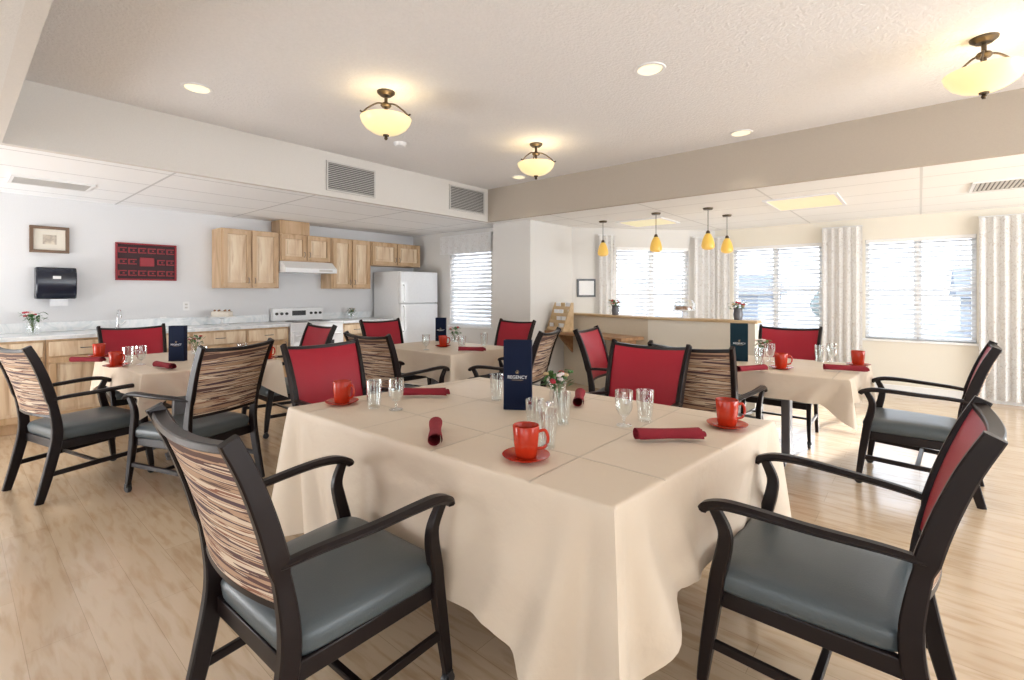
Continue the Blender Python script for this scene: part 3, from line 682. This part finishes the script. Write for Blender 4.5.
# ------------------------------------------------------------------ chair
def rk(z):
    t=max(0,(z-.45)/.54); return -.235-.055*t-.095*t*t
def make_chair():
    t=thing('dining_chair','','chair')
    W0,W1=.238,.272
    def ring(z,ins):
        pts=[]
        for i in range(40):
            a=2*PI*i/40; ca,sa=math.cos(a),math.sin(a); e=.22
            x=math.copysign(abs(ca)**e,ca); y=math.copysign(abs(sa)**e,sa)
            hw=(W0+(W1-W0)*(y+1)/2)-ins; pts.append((x*hw,.02+y*(.255-ins),z))
        return pts
    DZ=-.038
    zs=[(.410,.006),(.420,0),(.455,-.004),(.475,.004),(.487,.025),(.494,.07),(.498,.13)]
    vs=[];fs=[]
    for (z,i_) in zs: vs+=ring(z+DZ,i_)
    for q in range(len(zs)-1):
        for k in range(40): k2=(k+1)%40; fs.append((q*40+k,q*40+k2,(q+1)*40+k2,(q+1)*40+k))
    fs.append(tuple(range((len(zs)-1)*40,len(zs)*40))); fs.append(tuple(reversed(range(40))))
    MB().add(vs,fs).build('seat','seat',t,ang=60)
    m=MB()
    m.box(-.235,.235,.225,.25,.315,.371).box(-.225,.225,-.235,-.21,.315,.371)
    for s in (-1,1): m.sweep([(s*.228,-.235,.343),(s*.245,.25,.343)],.024,.056,(1,0,0))
    m.build('seat_frame','dwood',t,bevel=.003)
    for s in (-1,1):
        pts=crom([(s*.238,-.325,.0),(s*.238,-.275,.20),(s*.240,-.238,.40),(s*.243,rk(.55),.55),(s*.248,rk(.72),.72),(s*.256,rk(.88),.88),(s*.262,rk(.992)-.004,.992)],5)
        n=len(pts); wl=[.80+.25*math.sin(PI*min(1,i/(n*.55))) if i<n*.55 else 1.05-.25*(i-n*.55)/(n*.45) for i in range(n)]
        MB().sweep(pts,.031,.054,(1,0,0),wl=wl).build('leg','dwood',t)
    for s in (-1,1):
        pts=crom([(s*.268,.290,.055),(s*.262,.272,.20),(s*.260,.252,.34),(s*.264,.238,.43),(s*.270,.218,.52),(s*.280,.215,.58),(s*.288,.245,.645)],5)
        n=len(pts); wl=[.72+.4*math.sin(PI*(i/n)**.8) for i in range(n)]
        l=MB().sweep(pts,.032,.042,(1,0,0),wl=wl).build('leg','dwood',t)
        c=MB().lathe([(0,-.012),(.022,-.012),(.026,-.006),(.026,.006),(.022,.012),(0,.012)],16,c=(s*.268,.290,.026),M4=Matrix.Rotation(PI/2,4,'Y')); c.box(s*.268-.017,s*.268+.017,.280,.300,.035,.06)
        c.build('caster','black',l)
        ap=crom([(s*.246,rk(.64)-.0,.645),(s*.262,-.18,.655),(s*.288,-.02,.662),(s*.298,.12,.668),(s*.296,.21,.664),(s*.290,.265,.645),(s*.288,.28,.628)],5)
        n=len(ap); wl=[.75+.35*min(1,i/(n*.6)) for i in range(n)]; wl[-1]=.7
        MB().sweep(ap,.042,.026,(1,0,0),rnd=.7,wl=wl).build('armrest','dwood',t)
        MB().sweep([(s*.240,-.285,.17),(s*.262,.272,.19)],.018,.030,(1,0,0)).build('stretcher','dwood',t)
    MB().sweep([(-.25,-.02,.180),(.25,-.02,.180)],.024,.018,(0,1,0)).build('stretcher','dwood',t)
    def sheet(off0,off1,hw0,hw1,z0,z1,bul=.0):
        vs=[];fs=[];A=14;B=10
        for side,off in ((0,off0),(1,off1)):
            for j in range(B+1):
                v=j/B
                for i in range(A+1):
                    u=-1+2*i/A; z=z0+(z1-z0)*v - .014*(1-u*u)*v
                    edge=(1-abs(u)**6)*(1-abs(2*v-1)**6)
                    y=rk(z)-.030*(1-u*u)+off+(bul*edge if side==1 else 0)
                    vs.append(((hw0+(hw1-hw0)*v)*u,y,z))
        K=(A+1)*(B+1)
        for j in range(B):
            for i in range(A):
                q=j*(A+1)+i; fs.append((q,q+1,q+A+2,q+A+1)); fs.append((K+q,K+q+A+1,K+q+A+2,K+q+1))
        def br(i,j): return j*(A+1)+i
        for i in range(A):
            fs.append((br(i,0),K+br(i,0),K+br(i+1,0),br(i+1,0))); fs.append((br(i,B),br(i+1,B),K+br(i+1,B),K+br(i,B)))
        for j in range(B):
            fs.append((br(0,j),br(0,j+1),K+br(0,j+1),K+br(0,j))); fs.append((br(A,j),K+br(A,j),K+br(A,j+1),br(A,j+1)))
        return MB().add(vs,fs)
    sheet(-.016,.0,.230,.246,.545,.965).build('back_panel','stripe',t,ang=50)
    sheet(.0005,.010,.228,.244,.549,.963,.014).build('back_cushion','red',t,ang=50)
    for (z,w,d) in ((.971,.022,.036),(.537,.022,.030)):
        pts=[]
        hw=.232+(z-.55)*.05
        for i in range(15):
            u=-1+2*i/14; zz=z-.014*(1-u*u)*(z>.8); pts.append((hw*u,rk(zz)-.030*(1-u*u)-.003,zz))
        MB().sweep(pts,d,w,(0,1,0)).build('top_rail' if z>.8 else 'lower_rail','dwood',t)
    return t
ch=make_chair()
r=math.radians
for (x,y,a,lab) in (
 (-1.47,.79,2,'large foreground chair at left seen from behind with striped back'),
 (-.245,1.86,88,'large foreground chair at right with its red back seen edge-on'),
 (-2.72,1.66,-88,'red backed chair at the left end of the large table'),
 (-1.37,2.64,180,'red backed chair on the far side of the large table'),
 (-1.13,3.47,0,'striped back chair just behind the far red chair, facing the window table'),
 (-.02,4.36,87,'chair at the right end of the window side table'),
 (-.98,5.02,180,'red chair on the bar side of the window side table'),
 (-2.02,3.97,-80,'red chair at the left end of the window side table, before the desk shelf'),
 (-3.48,2.59,6,'striped back chair on the near side of the middle table'),
 (-4.70,3.44,-92,'red chair at the left end of the middle table near the refrigerator'),
 (-3.74,4.11,180,'red chair on the far side of the middle table, before the wall stub'),
 (-2.89,3.38,108,'chair at the right end of the middle table, back toward the bar'),
 (-4.50,.62,14,'chair at the far left edge on the near side of the left table'),
 (-3.82,1.12,110,'striped back chair at the right end of the left table'),
 (-5.68,1.20,-90,'red chair at the left end of the left table nearest the worktop'),
 (-4.78,2.15,180,'red chair on the far side of the left table'),
 ): place(ch,lab,(x,y,0),r(a))
# ------------------------------------------------------------------ tables and cloths
TZ=.76
def table(corners,drops,cdrop,tlabel,clabel,seed,T=1.0,flare=.015):
    C4=[Vector((c[0],c[1],0)) for c in corners]; ctr=sum(C4,Vector())/4
    e=(C4[1]-C4[0]); ang=math.atan2(e.y,e.x); Lx=(C4[1]-C4[0]).length; Ly=(C4[3]-C4[0]).length
    t=thing('dining_table',tlabel,'table',(ctr.x,ctr.y,0),ang)
    a,b=Lx/2-.05,Ly/2-.05
    Ri=Matrix.Rotation(-ang,3,'Z')
    q=[Ri@((c-ctr)*.955) for c in C4]
    MB().add([(p.x,p.y,TZ-.045) for p in q]+[(p.x,p.y,TZ-.014) for p in q],[(0,3,2,1),(4,5,6,7),(0,1,5,4),(1,2,6,5),(2,3,7,6),(3,0,4,7)]).build('table_top','bwood',t,bevel=.004)
    b=b-.12
    for s in (-1,1):
        x=s*(a-.42)
        MB().box(x-.03,x+.03,-.05,.05,.06,TZ-.046).build('leg','grey',t,bevel=.006)
        MB().sweep(crom([(x,-b+.1,.035),(x,-.1,.055),(x,.1,.055),(x,b-.1,.035)],4),.05,.03,(1,0,0)).lathe([(0,0),(.018,0),(.018,.02),(0,.02)],10,c=(x,-b+.12,0)).lathe([(0,0),(.018,0),(.018,.02),(0,.02)],10,c=(x,b-.12,0)).build('foot','grey',t)
        MB().box(x-.02,x+.02,-b+.1,b-.1,TZ-.075,TZ-.046).build('cross_bar','grey',t,bevel=.003)
    MB().box(-a+.42,a-.42,-.02,.02,.5,.54).build('stretcher','grey',t)
    rnd=random.Random(seed); per=[]
    for i in range(4):
        A=C4[i]-ctr; B=C4[(i+1)%4]-ctr; L=(B-A).length; d=(B-A)/L; n=Vector((d.y,-d.x,0))
        prevd=(A-(C4[(i-1)%4]-ctr)).normalized(); n0=Vector((prevd.y,-prevd.x,0)); nxtd=((C4[(i+2)%4]-ctr)-B).normalized(); n1=Vector((nxtd.y,-nxtd.x,0))
        K=max(20,int(L/.016)); ph=rnd.uniform(0,6); fr=rnd.uniform(9,13); dr=drops[i]
        for k in range(K):
            s=k/K*L; p=A+d*s; da=s; db=L-s; dc=min(da,db)
            oth=n0 if da<db else n1
            cd_=cdrop[i] if da<db else cdrop[(i+1)%4]
            wgt=max(0,1-dc/.06)*.5
            nn_=(n*(1-wgt)+oth*wgt).normalized()
            diag=(n+oth).normalized()
            per.append((p,nn_,diag,dc,s,ph,fr,dr,cd_))
    np_=len(per); rows=18; vs=[];fs=[]
    for (p,n,*_) in per: vs.append((p.x-n.x*.010,p.y-n.y*.010,TZ))
    for (p,n,*_) in per: vs.append((p.x-n.x*.002,p.y-n.y*.002,TZ-.003))
    for j in range(0,rows+1):
        tt=j/rows
        for (p,n,dg,dc,s,ph,fr,dr,cd_) in per:
            cc=max(0,1-dc/max(.16,dr*1.0)); Ld=dr+(cd_-dr)*(.75*cc+.25*cc*cc*(3-2*cc))
            h=tt*Ld
            fold=T*.010*(math.sin(fr*s+ph+.6*tt)+.6*math.sin(fr*.43*s+2*ph-.8*tt))*tt**1.3
            wid=.035+.045*tt
            corner=math.exp(-(dc/wid)**2); pinch=math.exp(-((dc-.06-.08*tt)/(.025+.025*tt))**2)
            q=p+n*(flare*tt**1.4+fold-.055*pinch*tt*T)+dg*(corner*.080*T*(tt**.8))
            q=q+n*(.034*T*tt*math.exp(-((dc-.12-.13*tt)/(.025+.025*tt))**2))-n*(.022*T*tt*math.exp(-((dc-.18-.17*tt)/.035)**2))+n*(.014*T*tt*math.exp(-((dc-.26-.2*tt)/.035)**2))
            vs.append((q.x,q.y,TZ-.010-h))
    for j in range(rows+2):
        for k in range(np_):
            k2=(k+1)%np_; a_=j*np_+k; b_=j*np_+k2; fs.append((a_,a_+np_,b_+np_,b_))
    fs.append(tuple(range(np_)))
    m=MB(); m.v=vs; m.f=fs
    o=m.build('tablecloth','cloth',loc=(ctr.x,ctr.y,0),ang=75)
    tag(o,clabel,'tablecloth')
    return t
Lp=on_z(288,407,TZ);Fp=on_z(614,508,TZ);Rp=on_z(775,421,TZ); Far=Lp+Rp-Fp
table([Lp,Fp,Rp,Far],[.47,.36,.42,.45],[.62,.70,.50,.6],'large rectangular table in the foreground under a long beige cloth','long beige tablecloth falling almost to the floor on the foreground table',1,T=1.0)
sd=[.17]*4; cdr=[.30]*4
table([(-5.42,.82),(-4.08,.86),(-4.06,1.80),(-5.42,1.78)],sd,cdr,'left dining table near the kitchen worktop','short beige tablecloth on the left table near the worktop',2,T=.5)
table([(-4.38,2.93),(-3.22,2.93),(-3.22,3.78),(-4.38,3.78)],[.22]*4,[.36]*4,'middle dining table in front of the refrigerator','short beige tablecloth on the middle table in front of the refrigerator',3,T=.5)
table([(-1.66,3.79),(-.34,3.77),(-.29,4.68),(-1.62,4.68)],sd,cdr,'dining table between the bar and the windows','short beige tablecloth on the window side table',4,T=.5)
# ------------------------------------------------------------------ table ware
CZ=TZ+.0015
sc=MB().lathe([(0,0),(.045,0),(.05,.004),(.078,.013),(.082,.017),(.078,.017),(.048,.008),(0,.007)],28).build('saucer','cup'); tag(sc,'','saucer')
cu=thing('coffee_cup','','cup')
MB().open_lathe([(0,.004),(.028,.003),(.030,0),(.034,.0),(.038,.012),(.043,.06),(.0455,.104),(.044,.107),(.042,.104),(.0395,.06),(.034,.012),(0,.008)],28).build('body','cup',cu)
MB().tube(crom([(.042,0,.084),(.065,0,.088),(.075,0,.060),(.064,0,.032),(.039,0,.026)],6),.0055).build('handle','cup',cu)
def tumbler():
    o=MB().open_lathe([(0,.006),(.026,.006),(.027,0),(.030,.0),(.034,.05),(.037,.09),(.0385,.135),(.037,.135),(.0355,.09),(.032,.05),(.026,.012),(0,.012)],24,flute=.012).build('water_glass','glass'); return tag(o,'','glass')
def goblet():
    t=thing('goblet','','glass')
    MB().lathe([(0,0),(.032,0),(.033,.003),(.008,.010),(0,.010)],20).build('foot','glass',t)
    MB().lathe([(0,.010),(.006,.010),(.006,.030),(.012,.040),(0,.040)],12).build('stem','glass',t)
    MB().open_lathe([(0,.040),(.02,.045),(.034,.070),(.038,.11),(.037,.15),(.0355,.15),(.0365,.11),(.032,.072),(.019,.048),(0,.044)],24,flute=.008).build('bowl','glass',t)
    return t
tu=tumbler(); gb=goblet()
def napkin_mesh(L=.245,S=1.18):
    pts=[]; n=60
    for i in range(n+1):
        a=i/n*2.6*2*PI; rr=(.008+.017*i/n)*S; pts.append((rr*math.cos(a),rr*.86*math.sin(a)))
    vs=[];fs=[];K=10
    for k in range(K+1):
        f=k/K; sc_=1-.12*math.sin(PI*f)
        for i,(a,b) in enumerate(pts):
            vs.append(((f-.5)*L+.014*math.sin(i*.105), a*sc_*(1+.05*math.sin(f*9)), b*sc_+.0225*S))
    for k in range(K):
        for i in range(n): q=k*(n+1)+i; fs.append((q,q+1,q+n+2,q+n+1))
    m=MB(); m.v=vs; m.f=fs; o=m.build('rolled_napkin','napkin',ang=60); return tag(o,'','napkin')
nk=napkin_mesh()
def cup_at(px,py,where,rz=0):
    P=on_z(px,py,TZ)
    place(sc,'red saucer under cup '+where,(P.x,P.y,CZ),0,'red orange saucers')
    place(cu,'red orange cup '+where,(P.x,P.y,CZ+.0085),rz,'red orange coffee cups')
def gl(px,py,where,kind=tu):
    P=on_z(px,py,TZ); place(kind,('clear ridged tumbler ' if kind is tu else 'clear stemmed goblet ')+where,(P.x,P.y,CZ),random.random(),'clear drinking glasses')
def nap(px,py,where,a):
    P=on_z(px,py,TZ); place(nk,'rolled burgundy napkin '+where,(P.x,P.y,CZ),r(a),'rolled burgundy napkins')
R_=math.radians
cup_at(526,459,'at the near edge of the foreground table',R_(40))
cup_at(342,404,'at the left corner of the foreground table',R_(20))
cup_at(727,427,'at the right corner of the foreground table',R_(40))
gl(374,408,'left of the goblet by the left cup'); gl(396,410,'on the foreground table right of the left cup',gb)
gl(497,400,'left of the navy menu stand on the foreground table')
gl(535,433,'right of the navy menu stand, farther of the near pair'); gl(547,447,'just right of the nearest cup, nearest glass of all')
gl(562,424,'in front of the flower vase on the foreground table')
gl(624,426,'left of the pair near the right napkin',gb); gl(645,421,'right of the pair near the right napkin')
nap(435,437,'pointing at the viewer in front of the menu stand',139)
nap(425,397,'lying beside the left cup and goblet',40)
nap(579,402,'behind the flower vase, seen end-on',120)
nap(670,441,'lying in front of the right cup',42)
cup_at(99,357,'at the far left of the left table',0); cup_at(116,367,'at the near side of the left table',R_(30)); cup_at(267,359,'at the right side of the left table',R_(30))
gl(128,364,'left one beside the near cup of the left table'); gl(141,365,'right one beside the near cup of the left table',gb)
gl(202,364,'right of the menu stand on the left table'); gl(242,362,'left of the right cup on the left table',gb)
nap(88,363,'left of the near cup on the left table',40); nap(165,369,'near the middle of the left table',10)
nap(232,358,'at the far right of the left table',60)
cup_at(443,347,'in the middle of the middle table',R_(30)); gl(462,350,'right of the cup on the middle table'); gl(426,350,'left of the cup on the middle table',gb)
gl(484,346,'at the right of the middle table'); nap(472,352,'on the middle table',30)
cup_at(781,369,'before the red chair on the window side table',R_(30)); cup_at(858,366,'at the right corner of the window side table',R_(100))
gl(760,366,'left one behind the cup of the window side table'); gl(770,362,'right one behind the cup of the window side table',gb)
gl(820,362,'left one of the right pair on the window side table'); gl(832,362,'right one of the right pair on the window side table',gb)
nap(846,372,'at the right corner of the window side table',15); nap(752,372,'left of the cup on the window side table',60)
# menu stands
def text_mesh(body,size,mat,parent,loc,rot):
    cu_=bpy.data.curves.new('txt','FONT'); cu_.body=body; cu_.size=size; cu_.align_x='CENTER'; cu_.align_y='CENTER'; cu_.extrude=.0004
    o=bpy.data.objects.new('tmp',cu_); COL.objects.link(o); bpy.context.view_layer.update()
    me=bpy.data.meshes.new_from_object(o.evaluated_get(bpy.context.evaluated_depsgraph_get())); bpy.data.objects.remove(o)
    n=bpy.data.objects.new('lettering',me); COL.objects.link(n); me.materials.clear(); me.materials.append(M[mat]); n.parent=parent; n.location=loc; n.rotation_euler=rot; return n
def menu(px,py,lab,w,d,h,rz,mat='navy',txt=True):
    P=on_z(px,py,TZ); t=thing('menu_stand',lab,'menu stand',(P.x,P.y,CZ),rz,group='table menu stands')
    m=MB(); th=.004
    m.box(-w/2,w/2,-d/2,-d/2+th,0,h).box(-w/2,w/2,d/2-th,d/2,0,h).box(-w/2,-w/2+th,-d/2+th,d/2-th,0,h).box(w/2-th,w/2,-d/2+th,d/2-th,0,h).box(-w/2+th,w/2-th,-d/2+th,d/2-th,h*.96,h*.97)
    m.build('card',mat,t,smooth=False)
    if txt:
        text_mesh('REGENCY',w*.160,'paper',t,(0,-d/2-.001,h*.47),(PI/2,0,0))
        MB().box(-w*.20,w*.20,-d/2-.001,-d/2-.0002,h*.428,h*.432).build('printed_rule','gold',t,smooth=False)
        MB().tube([(math.cos(a*PI/8)*w*.055,-d/2-.001,h*.545+math.sin(a*PI/8)*w*.055) for a in range(17)],.0007,5).add([(-w*.028,-d/2-.001,h*.533),(w*.028,-d/2-.001,h*.533),(0,-d/2-.001,h*.560)],[(0,1,2)]).build('emblem','gold',t)
    return t
menu(518,409,'tall navy menu stand with white lettering on the foreground table',.135,.05,.335,R_(32))
menu(178,361,'dark menu stand on the left table',.12,.05,.29,R_(45),'navy')
menu(441,341,'dark menu stand on the middle table',.12,.05,.27,R_(38),'navy')
menu(739,361,'teal menu stand on the window side table',.13,.05,.31,R_(20),'teal')
P=on_z(558,405,TZ); bouquet('glass vase with mixed small flowers and greenery beside the navy menu stand',(P.x,P.y,CZ),1.08,('petalw','petalr','green','gold','petalw','green','petalr'),n=15,leaves=46,hz=.95)
P=on_z(455,342,TZ); bouquet('small flower vase on the middle table',(P.x,P.y,CZ),1.0)
P=on_z(196,354,TZ); bouquet('small flower vase beside the menu stand of the left table',(P.x,P.y,CZ),1.0)
P=on_z(763,357,TZ); bouquet('small flower vase on the window side table',(P.x,P.y,CZ),.9,('petalw',))
sh=thing('shaker','','shaker')
MB().lathe([(0,0),(.018,0),(.02,.01),(.016,.045),(.017,.052),(0,.052)],16).build('body','glass',sh)
MB().lathe([(0,.052),(.018,.052),(.017,.064),(.008,.07),(0,.071)],16).build('cap','chrome',sh)
for (px,py,lab) in ((541,415,'left salt shaker beside the flower vase'),(549,417,'right pepper shaker beside the flower vase')):
    P=on_z(px,py,TZ); place(sh,lab,(P.x,P.y,CZ),0,'shakers')
# ------------------------------------------------------------------ light
w=bpy.data.worlds.new('World'); scene.world=w; w.use_nodes=True; nt=w.node_tree
bg=nt.nodes['Background']; tc=nt.nodes.new('ShaderNodeTexCoord'); sp=nt.nodes.new('ShaderNodeSeparateXYZ'); rp_=nt.nodes.new('ShaderNodeValToRGB')
nt.links.new(tc.outputs['Generated'],sp.inputs[0]); nt.links.new(sp.outputs['Z'],rp_.inputs[0])
e=rp_.color_ramp.elements; e[0].position=0; e[0].color=(.94,.97,1,1); e[1].position=.5; e[1].color=(.76,.87,1,1)
nt.links.new(rp_.outputs['Color'],bg.inputs['Color']); bg.inputs['Strength'].default_value=4.5
def area(name,loc,target,sx,sy,en,col=(1,1,1)):
    l=bpy.data.lights.new(name,'AREA'); l.shape='RECTANGLE'; l.size=sx; l.size_y=sy; l.energy=en; l.color=col
    o=bpy.data.objects.new(name,l); COL.objects.link(o); o.location=loc
    o.rotation_euler=(Vector(target)-Vector(loc)).to_track_quat('-Z','Y').to_euler(); return o
area('rear_ceiling_fill',(1.0,-2.6,.5),(-1.5,1.8,2.8),5,1.0,34,(1,.99,.98))  # added fill lamp behind the camera, aimed up at the ceiling
area('kitchen_ceiling_fill',(-5.75,-2.5,.5),(-5.85,1.6,2.5),1.8,1.0,100,(.97,.98,1))  # added fill lamp, brightens the kitchen ceiling from out of view
area('right_side_fill',(4.8,4.6,1.2),(0,4.0,1.7),5,1.3,230,(.95,.98,1))  # added fill lamp standing in for daylight from the right
s=bpy.data.lights.new('sun','SUN'); s.energy=14; s.angle=.03; s.color=(1,.97,.92)
so=bpy.data.objects.new('sun',s); COL.objects.link(so); so.rotation_euler=Vector((-.28,-1,-.50)).to_track_quat('-Z','Y').to_euler()
# ------------------------------------------------------------------ camera
cd=bpy.data.cameras.new('camera'); co=bpy.data.objects.new('camera',cd); COL.objects.link(co)
co.location=(0,0,CH); co.rotation_euler=(PI/2,0,YAW); cd.sensor_width=36; cd.lens=F/1024*36; cd.shift_y=-(340-HY)/1024; cd.clip_start=.05
scene.camera=co
try:
    scene.view_settings.view_transform='Standard'; scene.view_settings.look='None'
except Exception: pass
